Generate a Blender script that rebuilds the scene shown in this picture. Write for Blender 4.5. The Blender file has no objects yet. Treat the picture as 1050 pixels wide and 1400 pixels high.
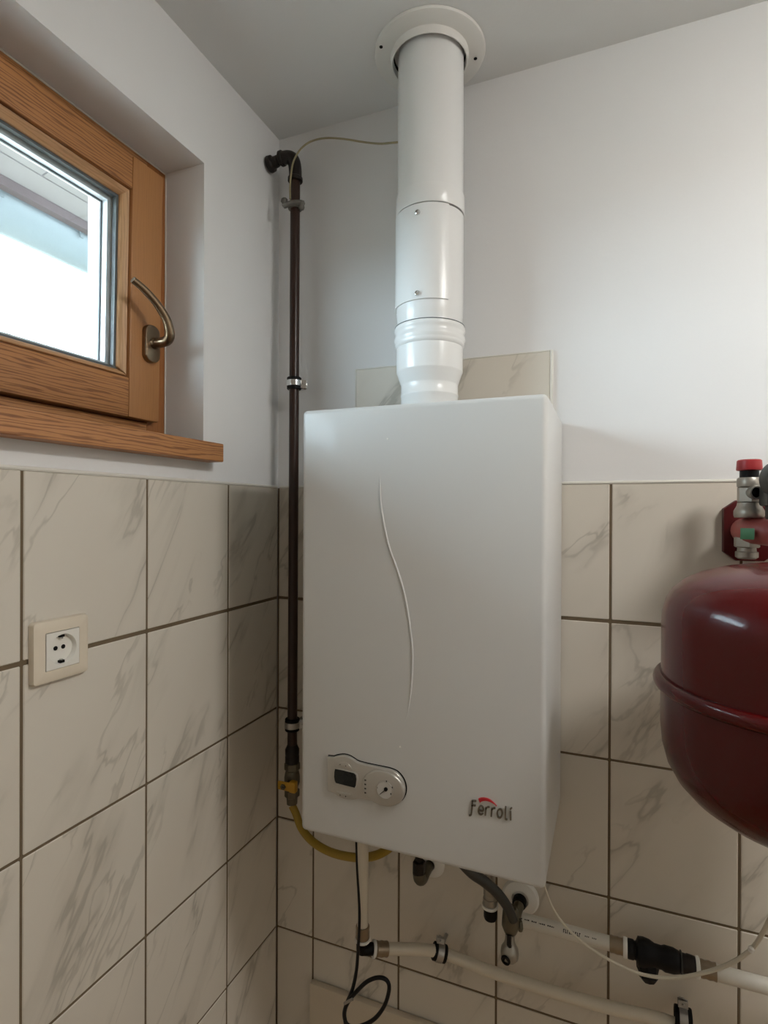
import bpy, bmesh, math, random
from mathutils import Vector, Matrix

random.seed(7)
scene = bpy.context.scene
COL = scene.collection

# ------------------------------------------------------------------ camera
F_PX = 763.9
CAM = Vector((0.70075, -1.0906, 1.4501))
YAW, PITCH, ROLL = -0.3841, -0.0026, 0.0042
_fw = Vector((math.sin(YAW) * math.cos(PITCH), math.cos(YAW) * math.cos(PITCH), math.sin(PITCH)))
_r0 = Vector((math.cos(YAW), -math.sin(YAW), 0))
_u0 = _r0.cross(_fw)
_rt = _r0 * math.cos(ROLL) + _u0 * math.sin(ROLL)
_up = -_r0 * math.sin(ROLL) + _u0 * math.cos(ROLL)
cam_data = bpy.data.cameras.new('camera')
cam_data.sensor_fit = 'VERTICAL'
cam_data.sensor_height = 36.0
cam_data.sensor_width = 27.0
cam_data.lens = F_PX / 1400 * 36.0
cam_data.clip_start = 0.01
cam = bpy.data.objects.new('camera', cam_data)
COL.objects.link(cam)
cam.matrix_world = Matrix(((_rt.x, _up.x, -_fw.x, CAM.x), (_rt.y, _up.y, -_fw.y, CAM.y),
                           (_rt.z, _up.z, -_fw.z, CAM.z), (0, 0, 0, 1)))
scene.camera = cam

# ------------------------------------------------------------------ world, light, exposure
SKY = 27.0
LAMP = 55.5
world = bpy.data.worlds.new('sky')
scene.world = world
world.use_nodes = True
bg = world.node_tree.nodes['Background']
bg.inputs[0].default_value = (0.76, 0.885, 1.0, 1)
bg.inputs[1].default_value = SKY
vs = scene.view_settings
vs.view_transform = 'Standard'
vs.look = 'None'
vs.exposure = 0.0
vs.gamma = 1.0
vs.use_curve_mapping = False

# daylight portal in the window opening (guides the sampling of the sky, adds no light)
pd = bpy.data.lights.new('window_portal', 'AREA')
pd.shape = 'RECTANGLE'; pd.size = 0.50; pd.size_y = 0.80
pd.cycles.is_portal = True
po = bpy.data.objects.new('window_portal', pd)
COL.objects.link(po)
po.location = (-0.19, -0.65, 1.835)
po.rotation_euler = (0, -math.pi / 2, 0)


# ------------------------------------------------------------------ helpers
def P(px, py, y=None, x=None, z=None):
    """world point seen at a photo pixel, on the plane y=..., x=... or z=..."""
    d = _fw + _rt * ((px - 525) / F_PX) + _up * ((700 - py) / F_PX)
    if y is not None: t = (y - CAM.y) / d.y
    elif x is not None: t = (x - CAM.x) / d.x
    else: t = (z - CAM.z) / d.z
    return CAM + d * t


def thing(name, label, cat, loc, group=None):
    o = bpy.data.objects.new(name, None)
    COL.objects.link(o)
    o.empty_display_size = 0.05
    o.location = loc
    o['label'] = label; o['category'] = cat
    if group: o['group'] = group
    o['_org'] = [float(v) for v in loc]
    return o


def org(o):
    return Vector(o['_org']) if o is not None and '_org' in o else Vector((0, 0, 0))


def obj(name, bm, mat, parent=None, smooth=True, label=None):
    """links the world-space bmesh as one mesh object under its parent"""
    bmesh.ops.recalc_face_normals(bm, faces=bm.faces[:])
    if parent is not None:
        o0 = org(parent)
    else:
        xs = [v.co for v in bm.verts]
        o0 = Vector(((min(v.x for v in xs) + max(v.x for v in xs)) / 2,
                     (min(v.y for v in xs) + max(v.y for v in xs)) / 2, min(v.z for v in xs)))
    for v in bm.verts: v.co -= o0
    me = bpy.data.meshes.new(name)
    bm.to_mesh(me); bm.free()
    if smooth:
        for p in me.polygons: p.use_smooth = True
        try: me.set_sharp_from_angle(angle=math.radians(38))
        except Exception: pass
    me.materials.append(mat)
    o = bpy.data.objects.new(name, me)
    COL.objects.link(o)
    o['_org'] = [float(v) for v in o0]
    if parent is not None: o.parent = parent
    else: o.location = o0
    if label: o['label'] = label
    return o


def tag(o, label, cat, group=None):
    o['label'] = label; o['category'] = cat
    if group: o['group'] = group
    return o


def struct(o, label=None):
    o['kind'] = 'structure'
    if label: o['label'] = label
    return o


def BM(): return bmesh.new()


def box(bm, lo, hi, bevel=0.0, seg=2):
    b = bmesh.new()
    bmesh.ops.create_cube(b, size=1.0)
    lo, hi = Vector(lo), Vector(hi)
    for v in b.verts:
        v.co = Vector([(lo[i] + hi[i]) / 2 + v.co[i] * (hi[i] - lo[i]) for i in range(3)])
    if bevel > 0:
        bmesh.ops.bevel(b, geom=b.edges[:], offset=bevel, segments=seg, profile=0.5, affect='EDGES')
    merge(bm, b)
    return bm


def merge(bm, b):
    me = bpy.data.meshes.new('tmp'); b.to_mesh(me); b.free()
    bm.from_mesh(me); bpy.data.meshes.remove(me)


def frame_of(d):
    d = d.normalized()
    a = Vector((0, 0, 1)) if abs(d.z) < 0.9 else Vector((1, 0, 0))
    u = d.cross(a).normalized(); v = d.cross(u).normalized()
    return u, v


def lathe(bm, prof, origin, axis=(0, 0, 1), seg=32, cap=True, ang=None):
    """prof: list of (radius, distance along the axis)"""
    origin, axis = Vector(origin), Vector(axis).normalized()
    u, v = frame_of(axis)
    rings = []
    for r, t in prof:
        if r < 1e-6:
            rings.append([bm.verts.new(origin + axis * t)])
        else:
            rings.append([bm.verts.new(origin + axis * t + (u * math.cos(2 * math.pi * k / seg) + v * math.sin(2 * math.pi * k / seg)) * r) for k in range(seg)])
    for a, b in zip(rings, rings[1:]):
        for k in range(seg):
            k2 = (k + 1) % seg
            if len(a) == 1 and len(b) == 1: continue
            if len(a) == 1: bm.faces.new((a[0], b[k], b[k2]))
            elif len(b) == 1: bm.faces.new((a[k], a[k2], b[0]))
            else: bm.faces.new((a[k], a[k2], b[k2], b[k]))
    if cap:
        for rr in (rings[0], rings[-1]):
            if len(rr) > 2: bm.faces.new(rr)
    return bm


def crom(pts, n=6):
    pts = [Vector(p) for p in pts]
    q = [pts[0] * 2 - pts[1]] + pts + [pts[-1] * 2 - pts[-2]]
    out = []
    for i in range(1, len(q) - 2):
        a, b, c, d = q[i - 1:i + 3]
        for k in range(n):
            t = k / n
            out.append(0.5 * (2 * b + (c - a) * t + (2 * a - 5 * b + 4 * c - d) * t * t + (3 * b - a - 3 * c + d) * t ** 3))
    out.append(pts[-1])
    return out


def tube(bm, pts, r, seg=12, smooth=0, cap=True):
    pts = crom(pts, smooth) if smooth else [Vector(p) for p in pts]
    n = len(pts)
    rad = r if callable(r) else (lambda t: r)
    dirs = []
    for i in range(n):
        a = pts[max(i - 1, 0)]; b = pts[min(i + 1, n - 1)]
        dirs.append((b - a).normalized())
    u, _ = frame_of(dirs[0])
    rings = []
    for i in range(n):
        d = dirs[i]
        u = (u - d * u.dot(d)).normalized()
        v = d.cross(u)
        rr = rad(i / (n - 1))
        rings.append([bm.verts.new(pts[i] + (u * math.cos(2 * math.pi * k / seg) + v * math.sin(2 * math.pi * k / seg)) * rr) for k in range(seg)])
    for a, b in zip(rings, rings[1:]):
        for k in range(seg):
            k2 = (k + 1) % seg
            bm.faces.new((a[k], a[k2], b[k2], b[k]))
    if cap:
        bm.faces.new(rings[0]); bm.faces.new(rings[-1])
    return bm


def prism(bm, outline, depth, bevel=0.0, seg=2):
    """outline: world points of one face; depth: world vector to the other face"""
    b = bmesh.new()
    depth = Vector(depth)
    a = [b.verts.new(Vector(p)) for p in outline]
    c = [b.verts.new(Vector(p) + depth) for p in outline]
    f1 = b.faces.new(a); f2 = b.faces.new(list(reversed(c)))
    n = len(a)
    for i in range(n):
        b.faces.new((a[i], c[i], c[(i + 1) % n], a[(i + 1) % n]))
    if bevel > 0:
        bmesh.ops.recalc_face_normals(b, faces=b.faces[:])
        bmesh.ops.bevel(b, geom=list(f1.edges), offset=bevel, segments=seg, profile=0.5, affect='EDGES')
    merge(bm, b)
    return bm


def hexnut(bm, origin, axis, r, h, bev=0.0015):
    b = bmesh.new()
    lathe(b, [(r - bev, 0), (r, bev), (r, h - bev), (r - bev, h)], origin, axis, seg=6)
    merge(bm, b)
    return bm


def ring(bm, origin, axis, r0, r1, h, seg=32):
    """hollow ring from inner r0 to outer r1"""
    e = min(0.0012, (r1 - r0) * 0.3, h * 0.3)
    prof = [(r0, -h / 2), (r1 - e, -h / 2), (r1, -h / 2 + e), (r1, h / 2 - e), (r1 - e, h / 2), (r0, h / 2), (r0, -h / 2)]
    return lathe(bm, prof, origin, axis, seg, cap=False)


# ------------------------------------------------------------------ materials
def nodes_of(name):
    m = bpy.data.materials.new(name); m.use_nodes = True
    nt = m.node_tree
    return m, nt, nt.nodes['Principled BSDF']


def mat(name, col, rough=0.5, metal=0.0, var=0.06, scale=25.0, bump=0.0, bscale=200.0, coat=0.0, spec=None, col2=None):
    m, nt, bs = nodes_of(name)
    N, L = nt.nodes, nt.links
    tc = N.new('ShaderNodeTexCoord')
    nz = N.new('ShaderNodeTexNoise'); nz.inputs['Scale'].default_value = scale; nz.inputs['Detail'].default_value = 4
    L.new(tc.outputs['Object'], nz.inputs['Vector'])
    mx = N.new('ShaderNodeMix'); mx.data_type = 'RGBA'
    a = Vector(col) * (1 - var)
    b = Vector(col2) if col2 else Vector([min(1, c * (1 + var)) for c in col])
    mx.inputs[6].default_value = (*a, 1); mx.inputs[7].default_value = (*b, 1)
    L.new(nz.outputs['Fac'], mx.inputs[0])
    L.new(mx.outputs[2], bs.inputs['Base Color'])
    bs.inputs['Roughness'].default_value = rough
    bs.inputs['Metallic'].default_value = metal
    if coat:
        bs.inputs['Coat Weight'].default_value = coat; bs.inputs['Coat Roughness'].default_value = 0.08
    if spec is not None: bs.inputs['Specular IOR Level'].default_value = spec
    if bump:
        n2 = N.new('ShaderNodeTexNoise'); n2.inputs['Scale'].default_value = bscale; n2.inputs['Detail'].default_value = 3
        L.new(tc.outputs['Object'], n2.inputs['Vector'])
        bp = N.new('ShaderNodeBump'); bp.inputs['Strength'].default_value = bump; bp.inputs['Distance'].default_value = 0.002
        L.new(n2.outputs['Fac'], bp.inputs['Height']); L.new(bp.outputs['Normal'], bs.inputs['Normal'])
    return m


def marble(name, rot, base=(0.68, 0.645, 0.575), warm=(0.62, 0.56, 0.475)):
    m, nt, bs = nodes_of(name)
    N, L = nt.nodes, nt.links
    tc = N.new('ShaderNodeTexCoord'); oi = N.new('ShaderNodeObjectInfo')
    mul = N.new('ShaderNodeVectorMath'); mul.operation = 'MULTIPLY'
    cmb = N.new('ShaderNodeCombineXYZ')
    for i in range(3): L.new(oi.outputs['Random'], cmb.inputs[i])
    mul.inputs[1].default_value = (37.0, 91.0, 53.0)
    L.new(cmb.outputs[0], mul.inputs[0])
    mp = N.new('ShaderNodeMapping'); mp.inputs['Rotation'].default_value = rot
    L.new(tc.outputs['Object'], mp.inputs['Vector'])
    st = N.new('ShaderNodeVectorMath'); st.operation = 'MULTIPLY'; st.inputs[1].default_value = (1.0, 1.0, 0.30)
    L.new(mp.outputs[0], st.inputs[0])
    add = N.new('ShaderNodeVectorMath'); add.operation = 'ADD'
    L.new(st.outputs[0], add.inputs[0]); L.new(mul.outputs[0], add.inputs[1])

    def noise(s, d, dist=0.0):
        n = N.new('ShaderNodeTexNoise'); n.inputs['Scale'].default_value = s; n.inputs['Detail'].default_value = d
        n.inputs['Distortion'].default_value = dist
        L.new(add.outputs[0], n.inputs['Vector']); return n

    def rng(inp, a, b, c, d):
        r = N.new('ShaderNodeMapRange'); r.interpolation_type = 'SMOOTHSTEP'
        for i, v in enumerate((a, b, c, d)): r.inputs[i + 1].default_value = v
        L.new(inp, r.inputs[0]); return r.outputs[0]

    def math2(op, a, b):
        n = N.new('ShaderNodeMath'); n.operation = op
        for i, v in enumerate((a, b)):
            if isinstance(v, (int, float)): n.inputs[i].default_value = v
            else: L.new(v, n.inputs[i])
        return n.outputs[0]
    v1 = math2('ABSOLUTE', math2('SUBTRACT', noise(6.5, 5, 0.5).outputs['Fac'], 0.5), 0.0)
    thin = rng(v1, 0.0, 0.016, 1.0, 0.0)
    wide = rng(v1, 0.0, 0.07, 1.0, 0.0)
    mask = rng(noise(9.0, 2).outputs['Fac'], 0.42, 0.58, 0.0, 1.0)
    v2 = math2('ABSOLUTE', math2('SUBTRACT', noise(13.0, 4, 0.4).outputs['Fac'], 0.46), 0.0)
    thin2 = rng(v2, 0.0, 0.020, 1.0, 0.0)
    mask2 = rng(noise(7.0, 2, 0.3).outputs['Fac'], 0.50, 0.62, 0.0, 1.0)
    vein = math2('ADD', math2('MULTIPLY', math2('MULTIPLY', thin, mask), 0.36), math2('MULTIPLY', math2('MULTIPLY', wide, mask), 0.17))
    vein = math2('MINIMUM', math2('ADD', vein, math2('MULTIPLY', math2('MULTIPLY', thin2, mask2), 0.34)), 0.55)
    cl = noise(4.0, 4)
    c1 = N.new('ShaderNodeMix'); c1.data_type = 'RGBA'
    c1.inputs[6].default_value = (*base, 1); c1.inputs[7].default_value = (*warm, 1)
    L.new(cl.outputs['Fac'], c1.inputs[0])
    c2 = N.new('ShaderNodeMix'); c2.data_type = 'RGBA'
    L.new(vein, c2.inputs[0]); L.new(c1.outputs[2], c2.inputs[6]); c2.inputs[7].default_value = (0.25, 0.225, 0.18, 1)
    L.new(c2.outputs[2], bs.inputs['Base Color'])
    bs.inputs['Roughness'].default_value = 0.42
    bs.inputs['Specular IOR Level'].default_value = 0.35
    return m


def wood(name, along, lines=1.0, base=(0.40, 0.175, 0.060), dark=(0.20, 0.075, 0.026), light=(0.50, 0.235, 0.09)):
    """along: 'Y' or 'Z', direction of the grain"""
    m, nt, bs = nodes_of(name)
    N, L = nt.nodes, nt.links
    tc = N.new('ShaderNodeTexCoord')
    st = N.new('ShaderNodeVectorMath'); st.operation = 'MULTIPLY'
    st.inputs[1].default_value = (1.0, 0.07, 1.0) if along == 'Y' else (1.0, 1.0, 0.07)
    L.new(tc.outputs['Object'], st.inputs[0])
    n1 = N.new('ShaderNodeTexNoise'); n1.inputs['Scale'].default_value = 22; n1.inputs['Detail'].default_value = 5
    L.new(st.outputs[0], n1.inputs['Vector'])
    wv = N.new('ShaderNodeTexWave'); wv.wave_type = 'BANDS'; wv.bands_direction = 'Z' if along == 'Y' else 'Y'
    wv.inputs['Scale'].default_value = 58; wv.inputs['Distortion'].default_value = 11.0; wv.inputs['Detail'].default_value = 3.0
    wv.inputs['Detail Scale'].default_value = 1.6
    L.new(st.outputs[0], wv.inputs['Vector'])
    r = N.new('ShaderNodeMapRange'); r.interpolation_type = 'SMOOTHSTEP'
    r.inputs[1].default_value = 0.62; r.inputs[2].default_value = 1.0; r.inputs[3].default_value = 0; r.inputs[4].default_value = lines
    L.new(wv.outputs['Fac'], r.inputs[0])
    c1 = N.new('ShaderNodeMix'); c1.data_type = 'RGBA'
    c1.inputs[6].default_value = (*base, 1); c1.inputs[7].default_value = (*light, 1)
    L.new(n1.outputs['Fac'], c1.inputs[0])
    c2 = N.new('ShaderNodeMix'); c2.data_type = 'RGBA'
    L.new(r.outputs[0], c2.inputs[0]); L.new(c1.outputs[2], c2.inputs[6]); c2.inputs[7].default_value = (*dark, 1)
    L.new(c2.outputs[2], bs.inputs['Base Color'])
    bs.inputs['Roughness'].default_value = 0.45
    bp = N.new('ShaderNodeBump'); bp.inputs['Strength'].default_value = 0.25; bp.inputs['Distance'].default_value = 0.001; bp.invert = True
    L.new(r.outputs[0], bp.inputs['Height']); L.new(bp.outputs['Normal'], bs.inputs['Normal'])
    return m


def glass(name):
    m = bpy.data.materials.new(name); m.use_nodes = True
    nt = m.node_tree; N, L = nt.nodes, nt.links
    N.remove(N['Principled BSDF'])
    tr = N.new('ShaderNodeBsdfTransparent'); gl = N.new('ShaderNodeBsdfGlossy'); gl.inputs['Roughness'].default_value = 0.02
    lw = N.new('ShaderNodeLayerWeight'); lw.inputs[0].default_value = 0.5
    fr = N.new('ShaderNodeMath'); fr.operation = 'POWER'; fr.inputs[1].default_value = 4.0
    L.new(lw.outputs['Facing'], fr.inputs[0])
    f2 = N.new('ShaderNodeMath'); f2.operation = 'MULTIPLY_ADD'; f2.inputs[1].default_value = 0.9; f2.inputs[2].default_value = 0.035
    L.new(fr.outputs[0], f2.inputs[0])
    nz = N.new('ShaderNodeTexNoise'); nz.inputs['Scale'].default_value = 3
    mx0 = N.new('ShaderNodeMix'); mx0.data_type = 'RGBA'
    mx0.inputs[6].default_value = (0.93, 0.96, 0.96, 1); mx0.inputs[7].default_value = (0.96, 0.98, 0.98, 1)
    L.new(nz.outputs['Fac'], mx0.inputs[0]); L.new(mx0.outputs[2], tr.inputs[0])
    mx = N.new('ShaderNodeMixShader')
    L.new(f2.outputs[0], mx.inputs[0]); L.new(tr.outputs[0], mx.inputs[1]); L.new(gl.outputs[0], mx.inputs[2])
    L.new(mx.outputs[0], N['Material Output'].inputs[0])
    return m


def emitter(name, col, strength):
    m, nt, bs = nodes_of(name)
    bs.inputs['Base Color'].default_value = (0.9, 0.9, 0.9, 1)
    bs.inputs['Emission Color'].default_value = (*col, 1)
    bs.inputs['Emission Strength'].default_value = strength
    return m


M = dict(
    plaster=mat('plaster', (0.745, 0.74, 0.735), 0.92, var=0.02, scale=3, bump=0.10, bscale=90, spec=0.2),
    ceiling=mat('ceiling_paint', (0.73, 0.73, 0.72), 0.92, var=0.02, scale=3, bump=0.08, bscale=90, spec=0.2),
    floor=mat('floor_tile', (0.40, 0.275, 0.165), 0.5, var=0.1, scale=6),
    farwall=mat('far_wall_paint', (0.80, 0.755, 0.69), 0.9, var=0.03, scale=3, spec=0.2),
    grout=mat('grout', (0.155, 0.115, 0.072), 0.9, var=0.15, scale=40, spec=0.2),
    caulk=mat('caulk', (0.70, 0.68, 0.62), 0.55, var=0.04, scale=30, bump=0.2, bscale=60),
    tile_l=marble('marble_tile_side', (math.radians(32), 0, 0)),
    tile_b=marble('marble_tile_back', (0, math.radians(-34), 0)),
    enamel=mat('white_enamel', (0.59, 0.59, 0.575), 0.42, var=0.015, scale=4, coat=0.12),
    flue=mat('flue_enamel', (0.765, 0.765, 0.755), 0.27, var=0.015, scale=6),
    flange=mat('rosette_plastic', (0.74, 0.725, 0.69), 0.5, var=0.02),
    silver=mat('silver_plastic', (0.46, 0.44, 0.40), 0.34, 0.55, var=0.06, scale=60),
    lcd=mat('display_glass', (0.008, 0.010, 0.009), 0.15, var=0.2, spec=0.3),
    dial=mat('dial_face', (0.50, 0.48, 0.44), 0.4, var=0.04),
    black=mat('black_plastic', (0.0035, 0.0035, 0.004), 0.45, var=0.25, spec=0.2),
    rubber=mat('black_rubber', (0.004, 0.004, 0.004), 0.6, var=0.25, spec=0.2),
    redmark=mat('red_badge', (0.42, 0.012, 0.02), 0.3, var=0.08),
    letter=mat('badge_chrome', (0.24, 0.22, 0.19), 0.25, 0.85, var=0.15, scale=80),
    brown=mat('brown_pipe_paint', (0.032, 0.015, 0.010), 0.30, spec=0.35, var=0.35, scale=18, bump=0.12, bscale=70),
    blackiron=mat('dark_fitting', (0.012, 0.008, 0.006), 0.42, spec=0.3, var=0.4, scale=30, bump=0.3, bscale=120),
    steel=mat('zinc_steel', (0.42, 0.41, 0.39), 0.34, 0.9, var=0.15, scale=60, bump=0.1, bscale=150),
    chrome=mat('chrome', (0.70, 0.70, 0.69), 0.16, 1.0, var=0.05, scale=60),
    nickel=mat('nickel', (0.34, 0.32, 0.28), 0.38, 0.75, var=0.15, scale=70, bump=0.1, bscale=120),
    oldmetal=mat('weathered_brass', (0.14, 0.125, 0.09), 0.45, 0.7, var=0.35, scale=60, bump=0.25, bscale=120),
    greyclamp=mat('grey_cast_metal', (0.17, 0.16, 0.14), 0.55, 0.5, var=0.35, scale=90, bump=0.4, bscale=150),
    sleeve=mat('press_sleeve', (0.30, 0.24, 0.17), 0.35, 0.8, var=0.2, scale=80),
    yellow=mat('yellow_hose', (0.34, 0.22, 0.02), 0.5, var=0.12, scale=30),
    yhandle=mat('yellow_lever', (0.50, 0.27, 0.015), 0.45, var=0.1),
    pipe=mat('white_plastic_pipe', (0.66, 0.60, 0.49), 0.38, var=0.04, scale=20),
    pipew=mat('white_composite_pipe', (0.66, 0.63, 0.56), 0.38, var=0.04, scale=20),
    whitering=mat('white_plastic', (0.80, 0.79, 0.75), 0.4, var=0.03),
    ink=mat('print_ink', (0.03, 0.028, 0.025), 0.6, var=0.1),
    wire=mat('earth_wire_sleeve', (0.28, 0.24, 0.13), 0.5, var=0.15),
    wirewhite=mat('white_wire', (0.62, 0.58, 0.48), 0.5, var=0.05),
    cable=mat('black_cable', (0.004, 0.004, 0.005), 0.45, var=0.2, spec=0.25),
    cream=mat('cream_board', (0.60, 0.52, 0.41), 0.5, var=0.04),
    socket=mat('socket_plastic', (0.70, 0.62, 0.50), 0.35, var=0.02),
    insert=mat('socket_insert', (0.76, 0.74, 0.68), 0.35, var=0.02),
    red=mat('tank_red', (0.070, 0.0010, 0.0014), 0.26, var=0.05, scale=6, coat=0.3, spec=0.22),
    redmatt=mat('bracket_red', (0.065, 0.003, 0.004), 0.4, spec=0.3, var=0.1, scale=30),
    redarm=mat('arm_red', (0.34, 0.075, 0.066), 0.42, var=0.08, scale=30),
    redcap=mat('cap_red', (0.33, 0.02, 0.024), 0.4, var=0.05),
    green=mat('green_sticker', (0.085, 0.27, 0.14), 0.5, var=0.08),
    ggrey=mat('gauge_grey', (0.030, 0.030, 0.026), 0.45, var=0.12),
    bronze=mat('bronze_handle', (0.235, 0.170, 0.110), 0.28, 0.95, var=0.08, scale=40),
    wood_h=wood('larch_rail', 'Y', 0.85),
    wood_v=wood('larch_stile', 'Z', 0.12, base=(0.40, 0.185, 0.066), light=(0.45, 0.21, 0.078)),
    wood_bead=wood('larch_bead', 'Z', 0.45, base=(0.52, 0.30, 0.14), light=(0.60, 0.37, 0.19), dark=(0.30, 0.15, 0.06)),
    wood_beadh=wood('larch_bead_rail', 'Y', 0.5, base=(0.46, 0.25, 0.12), light=(0.54, 0.31, 0.15), dark=(0.30, 0.15, 0.06)),
    wood_dark=wood('larch_frame', 'Z', 0.3, base=(0.33, 0.125, 0.036), light=(0.38, 0.15, 0.045)),
    gasket=mat('grey_gasket', (0.10, 0.115, 0.12), 0.5, var=0.1),
    spacer=mat('aluminium_spacer', (0.72, 0.73, 0.76), 0.4, 0.3, var=0.05, scale=80),
    glass=glass('window_glass'),
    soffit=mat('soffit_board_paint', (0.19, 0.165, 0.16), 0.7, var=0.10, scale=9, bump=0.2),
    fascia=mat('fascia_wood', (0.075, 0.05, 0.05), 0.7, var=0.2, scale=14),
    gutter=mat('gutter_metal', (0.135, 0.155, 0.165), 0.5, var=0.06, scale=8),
    ground=mat('yard_ground', (0.17, 0.165, 0.14), 0.9, var=0.3, scale=2, spec=0.2),
    lampbase=mat('lamp_base_white', (0.8, 0.8, 0.8), 0.4),
    lampglow=emitter('lamp_glow', (1.0, 0.98, 0.94), LAMP),
)

ZT = 1.50          # top of the tiling
ZC = 2.295         # ceiling
XR, YF = 2.1, -2.5  # far right wall, wall behind the camera
OY0, OY1, OZ0, OZ1 = -1.06, -0.2505, 1.5735, 2.096   # window opening

# ------------------------------------------------------------------ room shell
b = BM(); box(b, (-0.3, YF - 0.2, -0.1), (XR + 0.2, 0.3, 0.0))
struct(obj('floor', b, M['floor'], smooth=False))
b = BM(); box(b, (-0.3, YF - 0.2, ZC), (XR + 0.2, 0.3, ZC + 0.15))
struct(obj('ceiling', b, M['ceiling'], smooth=False), 'plain off-white plastered ceiling')

b = BM()
box(b, (-0.3, YF, 0.0), (-0.012, 0.012, ZT))
box(b, (-0.3, YF, ZT), (-0.003, 0.012, OZ0))
box(b, (-0.3, YF, OZ1), (-0.003, 0.012, ZC))
box(b, (-0.3, OY1, OZ0), (-0.003, 0.012, OZ1))
box(b, (-0.3, YF, OZ0), (-0.003, OY0, OZ1))
wall_left = struct(obj('wall_left', b, M['plaster'], smooth=False), 'white plaster wall with window above marbled tiles')
b = BM()
box(b, (-0.012, 0.012, 0.0), (XR, 0.3, ZT))
box(b, (-0.003, 0.003, ZT), (XR, 0.3, ZC))
wall_back = struct(obj('wall_back', b, M['plaster'], smooth=False), 'white plaster wall above marbled tiles behind the boiler')
b = BM(); box(b, (XR, YF, 0), (XR + 0.2, 0.3, ZC))
struct(obj('wall_right', b, M['farwall'], smooth=False))
b = BM(); box(b, (-0.3, YF - 0.2, 0), (XR + 0.2, YF, ZC))
struct(obj('wall_front', b, M['farwall'], smooth=False))

b = BM(); box(b, (-0.012, YF, 0.0), (-0.0016, -0.0016, ZT))
obj('grout', b, M['grout'], wall_left, smooth=False)
b = BM(); box(b, (-0.0016, 0.0016, 0.0), (XR, 0.012, ZT))
obj('grout', b, M['grout'], wall_back, smooth=False)

# tiles, one object each
JG = 0.0042


def tile_mesh(name, wall, w, h):
    b = bmesh.new()
    t = 0.009
    if wall == 'L': box(b, (-t, -w / 2, -h / 2), (0, w / 2, h / 2), 0.0012, 1)
    else: box(b, (-w / 2, 0, -h / 2), (w / 2, t, h / 2), 0.0012, 1)
    bmesh.ops.recalc_face_normals(b, faces=b.faces[:])
    me = bpy.data.meshes.new(name); b.to_mesh(me); b.free()
    me.materials.append(M['tile_l'] if wall == 'L' else M['tile_b'])
    return me


def tile(me, loc, parent):
    o = bpy.data.objects.new('tile', me)
    COL.objects.link(o)
    o.location = Vector(loc) - org(parent)
    o.parent = parent
    return o


for wl, first, step, end in (('L', 0.1781, 0.2101, -YF), ('B', 0.0935, 0.2029, XR)):
    par = wall_left if wl == 'L' else wall_back
    edges = [0.0, first]
    while edges[-1] < end - 0.02: edges.append(min(edges[-1] + step, end))
    cache = {}
    for a, c in zip(edges, edges[1:]):
        w = round(c - a - JG, 4)
        if w < 0.02: continue
        if w not in cache: cache[w] = tile_mesh('tile', wl, w, 0.25 - JG)
        m_ = (a + c) / 2
        for r in range(6):
            jit = random.uniform(-0.0004, 0.0004)
            z = ZT - 0.25 * r - 0.125 + (JG / 2 if r == 0 else 0)
            loc = (jit, -m_, z) if wl == 'L' else (m_, jit, z)
            tile(cache[w], loc, par)
# raised pair of tiles behind the boiler
me = tile_mesh('tile', 'B', 0.198, 0.246)
for cx in (0.2955, 0.4965):
    tile(me, (cx, -0.0052, ZT + 0.127), wall_back)

# caulk along the top of the tiling
b = BM(); tube(b, [(-0.0015, YF + 0.01, ZT + 0.0025), (-0.0015, -0.004, ZT + 0.0025)], 0.0032, 8)
obj('caulk', b, M['caulk'], wall_left)
b = BM(); tube(b, [(0.60, 0.0015, ZT + 0.0025), (XR - 0.01, 0.0015, ZT + 0.0025)], 0.0032, 8)
obj('caulk', b, M['caulk'], wall_back)
b = BM(); tube(b, [(0.004, 0.0015, ZT + 0.0025), (0.195, 0.0015, ZT + 0.0025)], 0.0030, 8)
obj('caulk', b, M['caulk'], wall_back)
b = BM(); box(b, (0.5958, -0.0056, ZT + 0.004), (0.6005, 0.004, ZT + 0.2525), 0.001)
box(b, (0.1945, -0.0050, ZT + 0.2502), (0.6005, 0.004, ZT + 0.2525), 0.0008)
box(b, (0.1940, -0.0052, ZT + 0.004), (0.1963, 0.004, ZT + 0.2525), 0.0008)
obj('edge_strip', b, M['caulk'], wall_back)

# ------------------------------------------------------------------ window
win = bpy.data.objects.new('window_1', None); COL.objects.link(win)
win.location = (-0.13, -0.655, OZ0); win['_org'] = [-0.13, -0.655, OZ0]
struct(win, 'small tilting wooden window with bronze lever handle')
FX = -0.095            # face of the fixed frame
b = BM(); box(b, (FX - 0.07, OY1 - 0.045, OZ0), (FX, OY1, OZ1), 0.0015); obj('frame_jamb', b, M['wood_dark'], win)
b = BM(); box(b, (FX - 0.07, OY0, OZ0), (FX, OY0 + 0.045, OZ1), 0.0015); obj('frame_jamb', b, M['wood_dark'], win)
b = BM(); box(b, (FX - 0.07, OY0 + 0.045, OZ1 - 0.045), (FX, OY1 - 0.045, OZ1), 0.0015); obj('frame_rail', b, M['wood_h'], win)
b = BM(); box(b, (FX - 0.07, OY0 + 0.045, OZ0), (FX, OY1 - 0.045, OZ0 + 0.036), 0.0015); obj('frame_rail', b, M['wood_h'], win)
b = BM()
tube(b, [(FX + 0.001, OY1 - 0.001, OZ0 + 0.004), (FX + 0.001, OY1 - 0.001, OZ1 - 0.002), (FX + 0.001, OY0 + 0.002, OZ1 - 0.002)], 0.0016, 6)
obj('caulk', b, M['caulk'], win)

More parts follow.
